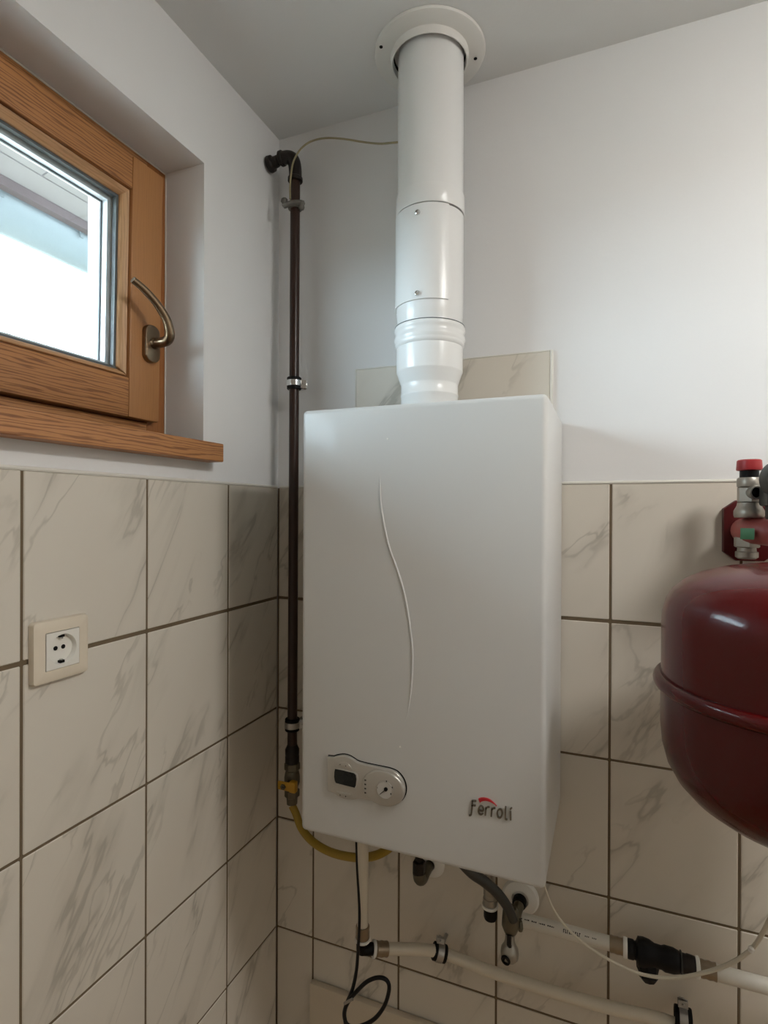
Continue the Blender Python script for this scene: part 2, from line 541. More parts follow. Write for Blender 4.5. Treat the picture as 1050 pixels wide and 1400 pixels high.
b = BM()   # rebate stop behind the sash
for lo, hi in (((FX - 0.07, OY0 + 0.045, OZ0 + 0.036), (FX - 0.048, OY1 - 0.045, OZ0 + 0.062)), ((FX - 0.07, OY0 + 0.045, OZ1 - 0.070), (FX - 0.048, OY1 - 0.045, OZ1 - 0.045)),
               ((FX - 0.07, OY1 - 0.065, OZ0 + 0.036), (FX - 0.048, OY1 - 0.045, OZ1 - 0.045)), ((FX - 0.07, OY0 + 0.045, OZ0 + 0.036), (FX - 0.048, OY0 + 0.065, OZ1 - 0.045))):
    box(b, lo, hi)
obj('frame_stop', b, M['wood_dark'], win, smooth=False)

TILT = Matrix.Translation((-0.135, 0, 1.606)) @ Matrix.Rotation(math.radians(1.15), 4, 'Y') @ Matrix.Translation((0.135, 0, -1.606))


def sash(name, b, m, parent=None, **k):
    bmesh.ops.transform(b, matrix=TILT, verts=b.verts[:])
    return obj(name, b, m, parent or win, **k)


SX0, SX1 = -0.137, -0.078
sy0, sy1 = OY0 + 0.030, -0.283         # outer sash edges
by0, by1 = sy0 + 0.070, sy1 - 0.0705   # inner edge of the stiles, where the bead starts
gy0, gy1 = by0 + 0.0165, by1 - 0.0165    # visible glass
sz0, sz1 = 1.6130, 2.0665
bz0, bz1 = 1.6815, 2.0085
gz0, gz1 = 1.6930, 1.9920
for ya, yb in ((by1, sy1), (sy0, by0)):
    b = BM(); box(b, (SX0, ya, sz0), (SX1, yb, sz1), 0.003, 2); sash('sash_stile', b, M['wood_v'])
for za, zb in ((sz0, bz0), (bz1, sz1)):
    b = BM(); box(b, (SX0, by0, za), (SX1 - 0.0006, by1, zb), 0.0025, 2); sash('sash_rail', b, M['wood_h'])


def bead(p0, p1, inward, m):
    """chamfered glazing bead from p0 to p1 (y,z), inward = unit (y,z)"""
    b = BM()
    q0, q1 = Vector((0, *p0)), Vector((0, *p1))
    d = (q1 - q0).normalized(); n = Vector((0, *inward))
    sec = [(-0.112, 0.0016), (-0.0850, 0.0016), (-0.0815, 0.0045), (-0.0830, 0.009), (-0.0890, 0.0158), (-0.0905, 0.0165), (-0.112, 0.0165)]
    v0 = []; v1 = []
    for x, t in sec:
        v0.append(b.verts.new(q0 + n * t + d * t + Vector((x, 0, 0))))
        v1.append(b.verts.new(q1 + n * t - d * t + Vector((x, 0, 0))))
    k = len(sec)
    for i in range(k): b.faces.new((v0[i], v0[(i + 1) % k], v1[(i + 1) % k], v1[i]))
    b.faces.new(v0); b.faces.new(v1)
    sash('glazing_bead', b, m)


bead((by1, bz0), (by1, bz1), (-1, 0), M['wood_bead'])
bead((by0, bz0), (by0, bz1), (1, 0), M['wood_bead'])
bead((by0, bz0), (by1, bz0), (0, 0.70), M['wood_beadh'])
bead((by0, bz1), (by1, bz1), (0, -1), M['wood_beadh'])


def rect_ring(b, xa, xb, t):
    """picture-frame ring of thickness t round the glass"""
    e = 0.004
    ya, yb, za, zb = gy0 - e, gy1 + e, gz0 - e, gz1 + e
    box(b, (xa, ya, za), (xb, ya + t, zb)); box(b, (xa, yb - t, za), (xb, yb, zb))
    box(b, (xa, ya + t, za), (xb, yb - t, za + t)); box(b, (xa, ya + t, zb - t), (xb, yb - t, zb))


b = BM(); rect_ring(b, -0.102, -0.0935, 0.0085); sash('gasket', b, M['gasket'], smooth=False)
b = BM(); rect_ring(b, -0.118, -0.1065, 0.0150); sash('spacer_bar', b, M['spacer'], smooth=False)
b = BM(); rect_ring(b, -0.1215, -0.1185, 0.0175); sash('gasket', b, M['gasket'], smooth=False)
b = BM(); box(b, (-0.1063, gy0 - 0.004, gz0 - 0.004), (-0.1025, gy1 + 0.004, gz1 + 0.004)); sash('glass_pane', b, M['glass'], smooth=False)
b = BM(); box(b, (-0.1258, gy0 - 0.004, gz0 - 0.004), (-0.122, gy1 + 0.004, gz1 + 0.004)); sash('glass_pane', b, M['glass'], smooth=False)
# lever handle
hp = P(203, 470, x=-0.077)
b = BM()
lp = [Vector((0.0, 0.0170 * math.cos(a) * 1.0, (0.0185 if math.sin(a) > 0 else -0.021) + 0.0140 * math.sin(a))) for a in [math.pi * 2 * k / 28 for k in range(28)]]
prism(b, [hp + Vector((0.012, v.y, v.z)) for v in lp], (-0.0125, 0, 0), 0.0025)
rose = obj('handle_plate', b, M['bronze'], win)
b = BM()
h0 = hp + Vector((0.0115, 0.002, 0))
lathe(b, [(0.0105, 0), (0.0105, 0.004), (0.009, 0.006)], h0, (1, 0, 0), 20)
tube(b, [h0, h0 + Vector((0.016, 0, 0)), h0 + Vector((0.028, 0.000, 0.001)), h0 + Vector((0.037, -0.002, 0.006)),
         h0 + Vector((0.041, -0.006, 0.016)), h0 + Vector((0.041, -0.014, 0.034)), h0 + Vector((0.038, -0.030, 0.053)), h0 + Vector((0.033, -0.054, 0.071)), h0 + Vector((0.028, -0.076, 0.082))],
     lambda t: 0.0088 if t < 0.4 else 0.0088 - 0.0050 * (t - 0.4), 14, smooth=5)
obj('handle', b, M['bronze'], win)

# sill
b = BM()
box(b, (FX + 0.0005, OY0, OZ0 - 0.034), (0.0, OY1, OZ0))
box(b, (-0.0028, OY0 - 0.02, OZ0 - 0.034), (0.030, -0.2328, OZ0), 0.0018)
struct(obj('trim_1', b, M['wood_h'], smooth=False), 'orange-brown wooden window sill board')

# ------------------------------------------------------------------ outside: ground, eave and gutter
b = BM()
for xa, xb, ya, yb in ((-30, -0.32, -30, 30), (-0.32, 30, 0.32, 30), (-0.32, 30, -30, YF - 0.22), (XR + 0.22, 30, YF - 0.22, 0.32)):
    box(b, (xa, ya, -0.30), (xb, yb, -0.15))
struct(obj('ground', b, M['ground'], smooth=False), 'yard ground outside the house')
GX = -0.90
gt = P(71, 288, x=GX).z            # upper lip of the gutter
gb = P(71, 327, x=GX).z            # underside
ev = thing('roof_eave', 'pale boarded roof eave seen through the window', 'eave', (GX, -0.4, gt))
sl = math.tan(math.radians(12))
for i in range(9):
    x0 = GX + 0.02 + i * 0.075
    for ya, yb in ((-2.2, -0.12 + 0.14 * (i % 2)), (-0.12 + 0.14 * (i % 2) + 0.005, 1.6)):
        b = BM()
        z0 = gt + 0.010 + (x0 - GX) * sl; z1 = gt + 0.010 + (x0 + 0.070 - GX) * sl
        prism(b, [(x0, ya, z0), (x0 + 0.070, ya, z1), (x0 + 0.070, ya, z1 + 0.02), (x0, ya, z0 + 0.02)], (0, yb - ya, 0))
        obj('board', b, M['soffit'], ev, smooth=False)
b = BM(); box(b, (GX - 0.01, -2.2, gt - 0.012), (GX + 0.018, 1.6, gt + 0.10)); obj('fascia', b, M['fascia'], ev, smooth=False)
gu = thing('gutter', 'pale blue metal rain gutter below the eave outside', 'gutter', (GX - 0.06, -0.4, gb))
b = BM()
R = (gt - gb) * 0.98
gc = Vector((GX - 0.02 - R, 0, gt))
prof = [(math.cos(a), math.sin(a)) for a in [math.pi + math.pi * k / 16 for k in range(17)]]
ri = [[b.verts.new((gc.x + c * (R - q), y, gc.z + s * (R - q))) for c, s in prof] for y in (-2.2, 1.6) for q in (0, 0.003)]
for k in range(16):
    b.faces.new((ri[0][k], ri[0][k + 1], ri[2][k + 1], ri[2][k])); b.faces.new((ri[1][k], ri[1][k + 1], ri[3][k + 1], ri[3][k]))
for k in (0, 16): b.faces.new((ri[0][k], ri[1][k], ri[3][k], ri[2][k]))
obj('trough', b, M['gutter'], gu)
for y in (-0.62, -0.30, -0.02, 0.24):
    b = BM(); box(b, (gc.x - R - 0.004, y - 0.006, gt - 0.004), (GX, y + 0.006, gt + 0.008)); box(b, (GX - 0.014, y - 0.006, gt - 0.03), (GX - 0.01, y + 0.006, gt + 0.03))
    obj('bracket', b, M['gasket'], gu, smooth=False)

# ------------------------------------------------------------------ ceiling lamp (behind the camera, to the right)
LX, LY = 1.45, -0.68
lamp = thing('ceiling_lamp', 'round white glass ceiling lamp flush under the ceiling', 'lamp', (LX, LY, ZC - 0.09))
b = BM(); lathe(b, [(0.165, 0), (0.17, -0.004), (0.17, -0.02), (0.16, -0.024)], (LX, LY, ZC), seg=48); obj('base', b, M['lampbase'], lamp)
b = BM(); lathe(b, [(0.155, -0.0245), (0.150, -0.045), (0.125, -0.066), (0.08, -0.080), (0.03, -0.085), (0, -0.0855)], (LX, LY, ZC), seg=48)
obj('glass_dome', b, M['lampglow'], lamp)

# ------------------------------------------------------------------ boiler
BX0, BX1, BZ0, BZ1, BY = 0.2195, 0.6186, 0.910, 1.618, -0.2705
boiler = thing('wall_boiler', 'white wall-hung gas boiler with oval control panel between flue and pipes', 'boiler', ((BX0 + BX1) / 2, -0.135, BZ0))
b = BM(); box(b, (BX0 + 0.0015, BY + 0.020, BZ0 + 0.006), (BX1 - 0.0005, -0.0062, BZ1 - 0.002), 0.003); obj('casing', b, M['enamel'], boiler)
b = BM()
box(b, (BX0, BY, BZ0), (BX1, BY + 0.0195, BZ1), 0.0085, 4)
obj('front_panel', b, M['enamel'], boiler)
# raised S line
sp = [(519, 640), (519.5, 660), (521, 692), (531, 744), (544, 781), (554, 817), (561, 860), (564, 896), (562, 942), (557, 975), (551, 998)]
b = BM(); tube(b, [P(x, y, y=BY + 0.0004) for x, y in sp], lambda t: 0.0019 * max(0.15, min(1, t * 7, (1 - t) * 5)), 10, smooth=5)
obj('decor_line', b, M['enamel'], boiler)
for x, y in ((530, 600), (547, 1021)):
    b = BM(); lathe(b, [(0.0016, 0.001), (0.0014, -0.0007), (0, -0.001)], P(x, y, y=BY), (0, 1, 0), 10); obj('dimple', b, M['whitering'], boiler)
# bottom pan
b = BM(); box(b, (BX0 + 0.02, -0.18, BZ0 - 0.030), (BX0 + 0.20, -0.02, BZ0 + 0.0055), 0.008); obj('bottom_pan', b, M['enamel'], boiler)


def pan(cx, cy):   # pixel in the 7x crop of the control panel
    return P(430 + cx / 7, 1010 + cy / 7, y=BY)


ol = [(135, 162), (190, 168), (228, 156), (285, 150), (340, 163), (385, 190), (420, 213), (480, 230), (570, 250), (660, 268), (740, 288), (800, 320), (850, 385), (873, 460),
      (868, 525), (835, 585), (780, 618), (720, 625), (640, 606), (540, 578), (440, 560), (390, 570), (330, 570), (275, 558), (225, 530), (190, 502), (135, 490)]
pts = [pan(*q) for q in ol]
sm = crom(pts[1:-1], 3)
outline = [pts[0]] + sm + [pts[-1]]
b = BM(); prism(b, [p + Vector((0.0006, -0.0002, 0.0010)) for p in [((q - pan(480, 390)) * 1.022 + pan(480, 390)) for q in outline]], (0, 0.003, 0)); obj('panel_gap', b, M['black'], boiler, smooth=False)
b = BM(); prism(b, [p + Vector((0, -0.0055, 0)) for p in outline], (0, 0.008, 0), 0.0022, 3)
cp = obj('control_panel', b, M['silver'], boiler)
ds = [(215, 272), (300, 288), (395, 312), (413, 330), (419, 370), (413, 428), (402, 450), (310, 428), (225, 405), (213, 385), (207, 345), (209, 300)]
b = BM(); prism(b, [((pan(*q) - pan(314, 360)) * 1.12 + pan(314, 360)) + Vector((0, -0.0068, 0)) for q in ds], (0, 0.003, 0), 0.0006); obj('display_bezel', b, M['silver'], cp)
b = BM(); prism(b, [pan(*q) + Vector((0, -0.0074, 0)) for q in ds], (0, 0.003, 0), 0.0003); obj('display', b, M['lcd'], cp, smooth=False)
for pa in ([(240, 228), (262, 208), (300, 208), (340, 225), (370, 262), (372, 275), (300, 262), (240, 248)], [(225, 485), (300, 497), (370, 510), (365, 530), (300, 528), (250, 516)]):
    b = BM(); prism(b, [pan(*q) + Vector((0, -0.0068, 0)) for q in pa], (0, 0.003, 0), 0.0006); bt = obj('button', b, M['silver'], cp)
for q in ((263, 230), (317, 243), (263, 520), (315, 533)):
    b = BM(); lathe(b, [(0.0009, 0), (0.0009, 0.001)], pan(*q) + Vector((0, -0.0072, 0)), (0, 1, 0), 10); obj('button_mark', b, M['ink'], cp)
# round dial with pressure gauge
dc = pan(672, 455); da = (pan(872, 455).x - pan(472, 455).x) / 2; db = (pan(672, 285).z - pan(672, 622).z) / 2
b = BM()
prism(b, [dc + Vector((da * math.cos(t), -0.0088, db * math.sin(t))) for t in [2 * math.pi * k / 56 for k in range(56)]], (0, 0.006, 0), 0.0028, 3)
obj('dial_ring', b, M['silver'], cp)
gcn = pan(693, 465)
b = BM(); lathe(b, [(0.0130, 0.001), (0.0130, 0), (0, 0)], gcn + Vector((0, -0.0096, 0)), (0, 1, 0), 40); obj('gauge_face', b, M['dial'], cp)
b = BM(); ring(b, gcn + Vector((0, -0.0094, 0)), (0, 1, 0), 0.0127, 0.0140, 0.0014, 40); obj('gauge_rim', b, M['silver'], cp)
b = BM()
ctr = pan(705, 455) + Vector((0, -0.0106, 0)); tip = pan(645, 505) + Vector((0, -0.0106, 0))
lathe(b, [(0.0030, 0.0012), (0.0030, -0.0005), (0, -0.0007)], ctr, (0, 1, 0), 20)
tube(b, [ctr, tip], lambda t: 0.0008 * (1 - 0.6 * t), 6); obj('gauge_needle', b, M['black'], cp)
for q in ((710, 382), (765, 440), (752, 500), (622, 440)):
    b = BM(); c = pan(*q) + Vector((0, -0.0098, 0)); box(b, c - Vector((0.0008, 0.0002, 0.0012)), c + Vector((0.0008, 0.0004, 0.0012))); obj('gauge_mark', b, M['ink'], cp, smooth=False)
b = BM()
for k in range(4):
    c = pan(507, 372 + k * 40) + Vector((0, -0.0088, 0)); box(b, c - Vector((0.0014, 0.0003, 0.0012)), c + Vector((0.0016, 0.0004, 0.0010)))
o_ = obj('symbol_print', b, M['ink'], cp, smooth=False)

# badge lettering


def lg(cx, cy): return P(620 + cx / 10.5, 1070 + cy / 10.5, y=BY)


def stroke(b, pts, w, smooth=0, depth=0.0026):
    pts = [lg(*q) for q in pts]
    if smooth: pts = crom(pts, smooth)
    n = len(pts); L_, R_ = [], []
    for i in range(n):
        d = (pts[min(i + 1, n - 1)] - pts[max(i - 1, 0)]).normalized()
        s = Vector((-d.z, 0, d.x)) * w / 2
        L_.append(pts[i] + s); R_.append(pts[i] - s)
    prism(b, [p + Vector((0, -depth, 0)) for p in L_ + R_[::-1]], (0, depth + 0.0004, 0))


W = 0.0021
letters = {
    'F': [([(278, 246), (262, 430), (250, 458), (228, 462)], 3), ([(268, 252), (330, 256)], 0), ([(262, 318), (322, 322)], 0)],
    'e': [([(368, 388), (428, 398), (426, 352), (400, 328), (372, 345), (362, 395), (375, 440), (405, 448), (424, 432)], 3)],
    'r': [([(470, 345), (462, 465)], 0), ([(467, 372), (488, 346), (520, 342)], 3)],
    'r2': [([(556, 358), (546, 480)], 0), ([(553, 386), (572, 362), (604, 360)], 3)],
    'o': [([(668, 370), (640, 392), (632, 440), (645, 488), (666, 498), (690, 478), (702, 432), (692, 388), (668, 370)], 3)],
    'l': [([(752, 335), (748, 500), (756, 518), (775, 522)], 3)],
    'i': [([(822, 402), (824, 530)], 0), ([(838, 352), (818, 378)], 0)],
}
for k, ss in letters.items():
    b = BM()
    for q, s in ss: stroke(b, q, W, s)
    obj('badge_letter', b, M['letter'], boiler, smooth=False)
b = BM()
up_ = crom([lg(*q) for q in ((362, 222), (400, 212), (450, 212), (505, 227), (560, 262), (624, 328))], 4)
dn_ = crom([lg(*q) for q in ((622, 330), (590, 300), (540, 270), (480, 252), (425, 254), (382, 278))], 4)
prism(b, [p + Vector((0, -0.0028, 0)) for p in up_ + dn_], (0, 0.0032, 0))
obj('badge_arc', b, M['redmark'], boiler, smooth=False, label='red arc over the badge lettering')

# ------------------------------------------------------------------ flue
FXC, FYC = 0.3890, -0.0965
fl = thing('flue_pipe', 'white enamelled flue pipe rising from the boiler to the ceiling', 'flue', (FXC, FYC, BZ1))
A = (FXC, FYC, 0)
b = BM(); lathe(b, [(0.0605, 2.022), (0.0605, ZC - 0.001)], A, seg=64); obj('upper_pipe', b, M['flue'], fl)
b = BM(); lathe(b, [(0.0606, 2.0268), (0.0628, 2.0255), (0.0632, 2.020), (0.0632, 1.9925), (0.0626, 1.9912), (0.060, 1.9912)], A, seg=64); obj('pipe_socket', b, M['flue'], fl)
b = BM(); lathe(b, [(0.0598, 1.9908), (0.0598, 1.9888)], A, seg=64); obj('joint_gap', b, M['rubber'], fl)
b = BM(); lathe(b, [(0.0600, 1.9886), (0.0616, 1.9882), (0.0614, 1.987), (0.0614, 1.812), (0.0609, 1.803), (0.0604, 1.800), (0.0604, 1.786)], A, seg=64); insp = obj('inspection_tube', b, M['flue'], fl)
b = BM(); lathe(b, [(0.0606, 1.7870), (0.0645, 1.7860), (0.0655, 1.7825), (0.0655, 1.7790), (0.0640, 1.7765), (0.0638, 1.7700), (0.0655, 1.7660), (0.0656, 1.7620), (0.0640, 1.7585), (0.0637, 1.7560), (0.0640, 1.7535), (0.0620, 1.7500), (0.0610, 1.7490)], A, seg=64); obj('beaded_collar', b, M['flue'], fl)
b = BM(); lathe(b, [(0.0610, 1.7488), (0.0612, 1.7420), (0.0612, 1.7060), (0.0611, 1.7045), (0.0600, 1.7025), (0.0536, 1.6835), (0.0527, 1.6815), (0.0525, 1.6800), (0.0525, 1.6640), (0.0532, 1.6630), (0.0532, 1.6600), (0.0525, 1.6590), (0.0525, BZ1 + 0.0005)], A, seg=64); obj('reducer', b, M['flue'], fl)
b = BM(); lathe(b, [(0.0600, 1.7885), (0.0648, 1.7875), (0.0648, 1.7866), (0.0600, 1.7866)], A, seg=64); obj('joint_gap', b, M['gasket'], fl)
a0 = math.atan2(CAM.y - FYC, CAM.x - FXC)


def patch(b, r0, r1, a_from, a_to, z0, z1, n=36):
    vs_ = []
    for k in range(n + 1):
        a = a_from + (a_to - a_from) * k / n
        c, s = math.cos(a), math.sin(a)
        vs_.append([b.verts.new((FXC + c * r, FYC + s * r, z)) for r, z in ((r0, z0), (r1, z0), (r1, z1), (r0, z1))])
    for p, q in zip(vs_, vs_[1:]):
        for j in range(4): b.faces.new((p[j], p[(j + 1) % 4], q[(j + 1) % 4], q[j]))
    b.faces.new(vs_[0]); b.faces.new(vs_[-1])


b = BM(); patch(b, 0.0605, 0.0640, a0 - math.radians(100), a0 + math.radians(31), 1.8215, 1.9885); cv = obj('inspection_cover', b, M['flue'], fl)
for z in (1.9725, 1.8310):
    a = a0 - math.radians(20)
    n = Vector((math.cos(a), math.sin(a), 0)); c = Vector((FXC, FYC, z)) + n * 0.0638
    b = BM(); lathe(b, [(0.0048, -0.001), (0.0050, 0.001), (0.0042, 0.0030), (0.0026, 0.0038), (0.0022, 0.0020), (0, 0.0018)], c, n, 20); sc_ = obj('screw', b, M['chrome'], cv)

RX, RY = 0.3875, -0.1000
rs = thing('flue_rosette', 'flat round off-white rosette on the ceiling around the flue', 'rosette', (RX, RY, ZC - 0.012))
b = BM(); lathe(b, [(0.0670, 0.0), (0.1015, 0.0), (0.1020, -0.001), (0.1005, -0.0045), (0.096, -0.0062), (0.0722, -0.0066), (0.0712, -0.0085), (0.0706, -0.0175), (0.0694, -0.0190), (0.0676, -0.0185), (0.0668, -0.010), (0.0668, -0.001)], (RX, RY, ZC - 0.0003), seg=72, cap=False); obj('plate', b, M['flange'], rs)
b = BM(); ring(b, (RX, RY, ZC - 0.004), (0, 0, 1), 0.0652, 0.0667, 0.006, 64); obj('dark_gap', b, M['rubber'], rs)
for x, y in ((521, 64), (650, 80)):
    c = P(x, y, z=ZC - 0.0066)
    b = BM(); lathe(b, [(0.0032, 0.004), (0.0032, -0.0008), (0, -0.0010)], c, (0, 0, 1), 14); obj('screw_hole', b, M['rubber'], rs)

# ------------------------------------------------------------------ gas riser
g0, g1 = Vector((0.0742, -0.058, 0.944)), Vector((0.0668, -0.042, 2.180))


def gp(z): return g0 + (g1 - g0) * ((z - g0.z) / (g1.z - g0.z))


gas = thing('gas_riser_pipe', 'dark brown painted gas pipe running up the wall corner beside the boiler', 'pipe', gp(0.94))
b = BM(); tube(b, [g0, gp(1.3), gp(1.7), g1], 0.0105, 16); obj('riser', b, M['brown'], gas)
e1 = Vector((0.058, -0.0425, 2.212)); e2 = Vector((0.034, -0.0435, 2.2170)); e3 = Vector((0.0015, -0.0446, 2.2100))
b = BM(); tube(b, [gp(2.160), gp(2.183), Vector((0.0640, -0.0422, 2.202)), e1, Vector((0.047, -0.043, 2.2165)), e2], lambda t: 0.0138, 16, smooth=4)
ring(b, gp(2.164), g1 - g0, 0.009, 0.0160, 0.009, 24); ring(b, e2, (1, 0, 0.1), 0.009, 0.0160, 0.008, 24)
obj('elbow', b, M['blackiron'], gas)
b = BM(); tube(b, [e2, e3 + Vector((0.01, 0, 0.002))], 0.0108, 14); obj('nipple', b, M['blackiron'], gas)
b = BM(); lathe(b, [(0.0165, 0), (0.0172, 0.002), (0.0165, 0.010), (0.0125, 0.013), (0.011, 0.022)], e3, (1, 0, 0.12), 24); obj('wall_union', b, M['blackiron'], gas)
b = BM(); lathe(b, [(0.0105, 0.0), (0.0118, -0.004), (0.0150, -0.010), (0.0150, -0.020), (0.0142, -0.022), (0.0150, -0.025), (0.0150, -0.038)], g0 + Vector((0, 0, 0.006)), (0, 0, 1), 20)
obj('coupling', b, M['blackiron'], gas)

# earth clamp + wire
z = 2.1055; c = gp(z)
ec = thing('earth_clamp', 'rough grey metal earthing clamp high on the brown gas pipe', 'clamp', c)
ax_ = (g1 - g0).normalized()
b = BM(); ring(b, c, ax_, 0.0108, 0.0150, 0.013, 24); obj('band', b, M['greyclamp'], ec)
for s, dz in ((-1, 0.004), (1, -0.001)):
    b = BM()
    q = c + _rt * (0.0175 * s) + Vector((0, -0.008, dz))
    lathe(b, [(0.0, -0.0095), (0.0060, -0.0085), (0.0078, -0.004), (0.0066, 0.001), (0.0080, 0.005), (0.0055, 0.0095), (0, 0.0105)], q, (0.25 * s, -0.2, 1), 9)
    obj('bolt', b, M['greyclamp'], ec)
b = BM(); q = c + Vector((0.002, -0.0165, 0)); tube(b, [q + _rt * -0.018 + Vector((0, 0, -0.008)), q, q + _rt * 0.018 + Vector((0, 0, 0.001))], 0.0052, 8, smooth=3); obj('strap', b, M['greyclamp'], ec)
wp = [(396.5, 272, -.066), (396.5, 255, -.064), (398, 238, -.063), (401.5, 220, -.062), (411, 204, -.062), (425, 193.5, -.064), (445, 188.8, -.068), (470, 190, -.074), (495, 194, -.080), (518, 196.5, -.086), (533, 195.5, -.090), (547, 194, -.096)]
b = BM(); tube(b, [P(x, y, y=q) for x, y, q in wp], 0.0019, 8, smooth=4)
tag(obj('earth_wire', b, M['wire']), 'thin yellowish wire arching from the brown pipe to the flue', 'wire')


def pipe_clamp(name, label, c, axis, rp, ear, wall_dir, group=None, body='chrome', wide=0.026):
    """rubber lined clamp: c centre, axis of the pipe, ear: direction of the screw ear, wall_dir: vector to the wall"""
    c, axis, ear, wall_dir = Vector(c), Vector(axis).normalized(), Vector(ear).normalized(), Vector(wall_dir)
    t = thing(name, label, 'clamp', c, group)
    b = BM(); ring(b, c, axis, rp + 0.0002, rp + 0.0050, wide, 28); obj('rubber_lining', b, M['rubber'], t)
    b = BM(); ring(b, c, axis, rp + 0.0046, rp + 0.0062, wide * 0.48, 28); obj('band', b, M[body], t)
    side = axis.cross(ear).normalized()

    def obox(o, ha, he, hs, bev=0.0008):
        bb = bmesh.new(); box(bb, (-1, -1, -1), (1, 1, 1))
        for v in bb.verts: v.co = o + axis * v.co.x * ha + ear * v.co.y * he + side * v.co.z * hs
        bmesh.ops.bevel(bb, geom=bb.edges[:], offset=bev, segments=1, affect='EDGES')
        return bb
    b = BM()
    for s in (-1, 1): merge(b, obox(c + ear * (rp + 0.0100) + side * 0.0034 * s, wide * 0.30, 0.0056, 0.0012))
    obj('ear', b, M[body], t)
    b = BM(); o = c + ear * (rp + 0.0105)
    lathe(b, [(0.0042, -0.0095), (0.0044, -0.0075), (0.0042, -0.0055), (0.0020, -0.0052), (0.0020, 0.0095), (0, 0.0098)], o, -side if side.y > 0 else side, 12); obj('screw', b, M['steel'], t)
    b = BM(); tube(b, [c + wall_dir.normalized() * (rp + 0.004), c + wall_dir], 0.0038, 10); obj('stud', b, M['steel'], t)
    return t


c = gp(1.7225); pipe_clamp('pipe_clamp', 'shiny rubber-lined clamp on the brown gas pipe just above the boiler', c, ax_, 0.0105, _rt + Vector((0, 0, -0.1)), (0, -c.y - 0.001, 0), 'gas pipe clamps')
c = gp(0.9925); pipe_clamp('pipe_clamp', 'rubber-lined clamp low on the gas pipe above the yellow valve', c, ax_, 0.0105, (0.9, 0.4, 0), (0, -c.y - 0.001, 0), 'gas pipe clamps', body='steel')

# gas valve and yellow hose
v0 = Vector((0.0742, -0.058, 0.9115))
gv = thing('gas_valve', 'gas shut-off valve with yellow lever under the brown pipe', 'valve', (v0.x, v0.y, 0.815))
b = BM(); hexnut(b, v0, (0, 0, -1), 0.0165, 0.016); lathe(b, [(0.0135, -0.0162), (0.0150, -0.022), (0.0165, -0.030), (0.0165, -0.042), (0.0135, -0.050), (0.0125, -0.056)], v0, (0, 0, 1), 20); obj('body', b, M['oldmetal'], gv)
b = BM(); hexnut(b, v0 + Vector((0, 0, -0.0565)), (0, 0, -1), 0.0158, 0.017); lathe(b, [(0.012, -0.0737), (0.0112, -0.088)], v0, (0, 0, 1), 16); obj('outlet_nut', b, M['oldmetal'], gv)
lv = P(388, 1075, y=-0.092)
b = BM(); tube(b, [Vector((lv.x, -0.066, lv.z)), Vector((lv.x, -0.090, lv.z))], 0.0048, 12); tube(b, [Vector((lv.x, -0.068, lv.z)), Vector((v0.x, -0.060, lv.z + 0.002))], 0.006, 10); obj('stem', b, M['oldmetal'], gv)
b = BM()
box(b, (lv.x - 0.014, -0.0935, lv.z - 0.0085), (lv.x + 0.024, -0.0895, lv.z + 0.0095), 0.0018)
box(b, (lv.x + 0.012, -0.0930, lv.z - 0.011), (lv.x + 0.027, -0.0800, lv.z + 0.012), 0.0025); obj('lever', b, M['yhandle'], gv)
b = BM(); hexnut(b, (lv.x, -0.0935, lv.z), (0, -1, 0), 0.0062, 0.004, 0.0008); lathe(b, [(0.0026, 0), (0.0026, 0.0065), (0, 0.007)], (lv.x, -0.0935, lv.z), (0, -1, 0), 10); obj('nut', b, M['oldmetal'], gv)
hz = [Vector((v0.x, v0.y, 0.8195)), P(404.5, 1112, y=-.060), P(412, 1132, y=-.068), P(428, 1151, y=-.085), P(452, 1165, y=-.100), P(482, 1172, y=-.112), P(508, 1171, y=-.120), P(530, 1161, y=-.125), P(548, 1140, y=-.128), P(556, 1110, y=-.128)]
b = BM(); tube(b, hz, 0.0080, 14, smooth=5)
tag(obj('gas_hose', b, M['yellow']), 'yellow gas hose curving from the valve under the boiler', 'hose')

# ------------------------------------------------------------------ white pipe with press elbow under the boiler
dp = thing('drain_pipe', 'cream plastic pipe dropping from the boiler and bending along the wall', 'pipe', (0.2745, -0.13, 0.59))
vy = -0.152
vx = P(496, 1220, y=vy).x
el = P(501.5, 1297, y=-.151)
b = BM(); tube(b, [(vx, vy, 0.905), (vx, vy, el.z + 0.0415)], 0.0102, 16); obj('vertical_run', b, M['pipe'], dp)
b = BM(); lathe(b, [(0.0110, 0.9), (0.0135, 0.895), (0.0135, 0.880), (0.0108, 0.876)], (vx, vy, -0.006), (0, 0, 1), 18); obj('top_nut', b, M['nickel'], dp)
b = BM(); lathe(b, [(0.0124, 0.0), (0.0130, 0.002), (0.0122, 0.006), (0.0130, 0.010), (0.0122, 0.016), (0.0130, 0.020), (0.0120, 0.0225)], (vx, vy, el.z + 0.0190), (0, 0, 1), 20); obj('press_sleeve', b, M['sleeve'], dp)
b = BM(); lathe(b, [(0.0142, 0.0140), (0.0145, 0.0165), (0.0130, 0.0185)], (vx, vy, el.z), (0, 0, 1), 20); obj('white_ring', b, M['whitering'], dp)
hd = (P(560, 1298, y=-.105) - el).normalized()
b = BM(); tube(b, [(vx, vy, el.z + 0.0138), (vx, vy, el.z + 0.0035), (vx + 0.002, vy + 0.001, el.z - 0.002), el + Vector((0.003, 0.001, -0.0005)), el + hd * 0.011], 0.0105, 14, smooth=4)
lathe(b, [(0, -0.012), (0.009, -0.010), (0.0115, -0.004), (0.0115, 0.006)], (vx, vy, el.z + 0.0015), (0, 0, 1), 16); obj('press_elbow', b, M['black'], dp)
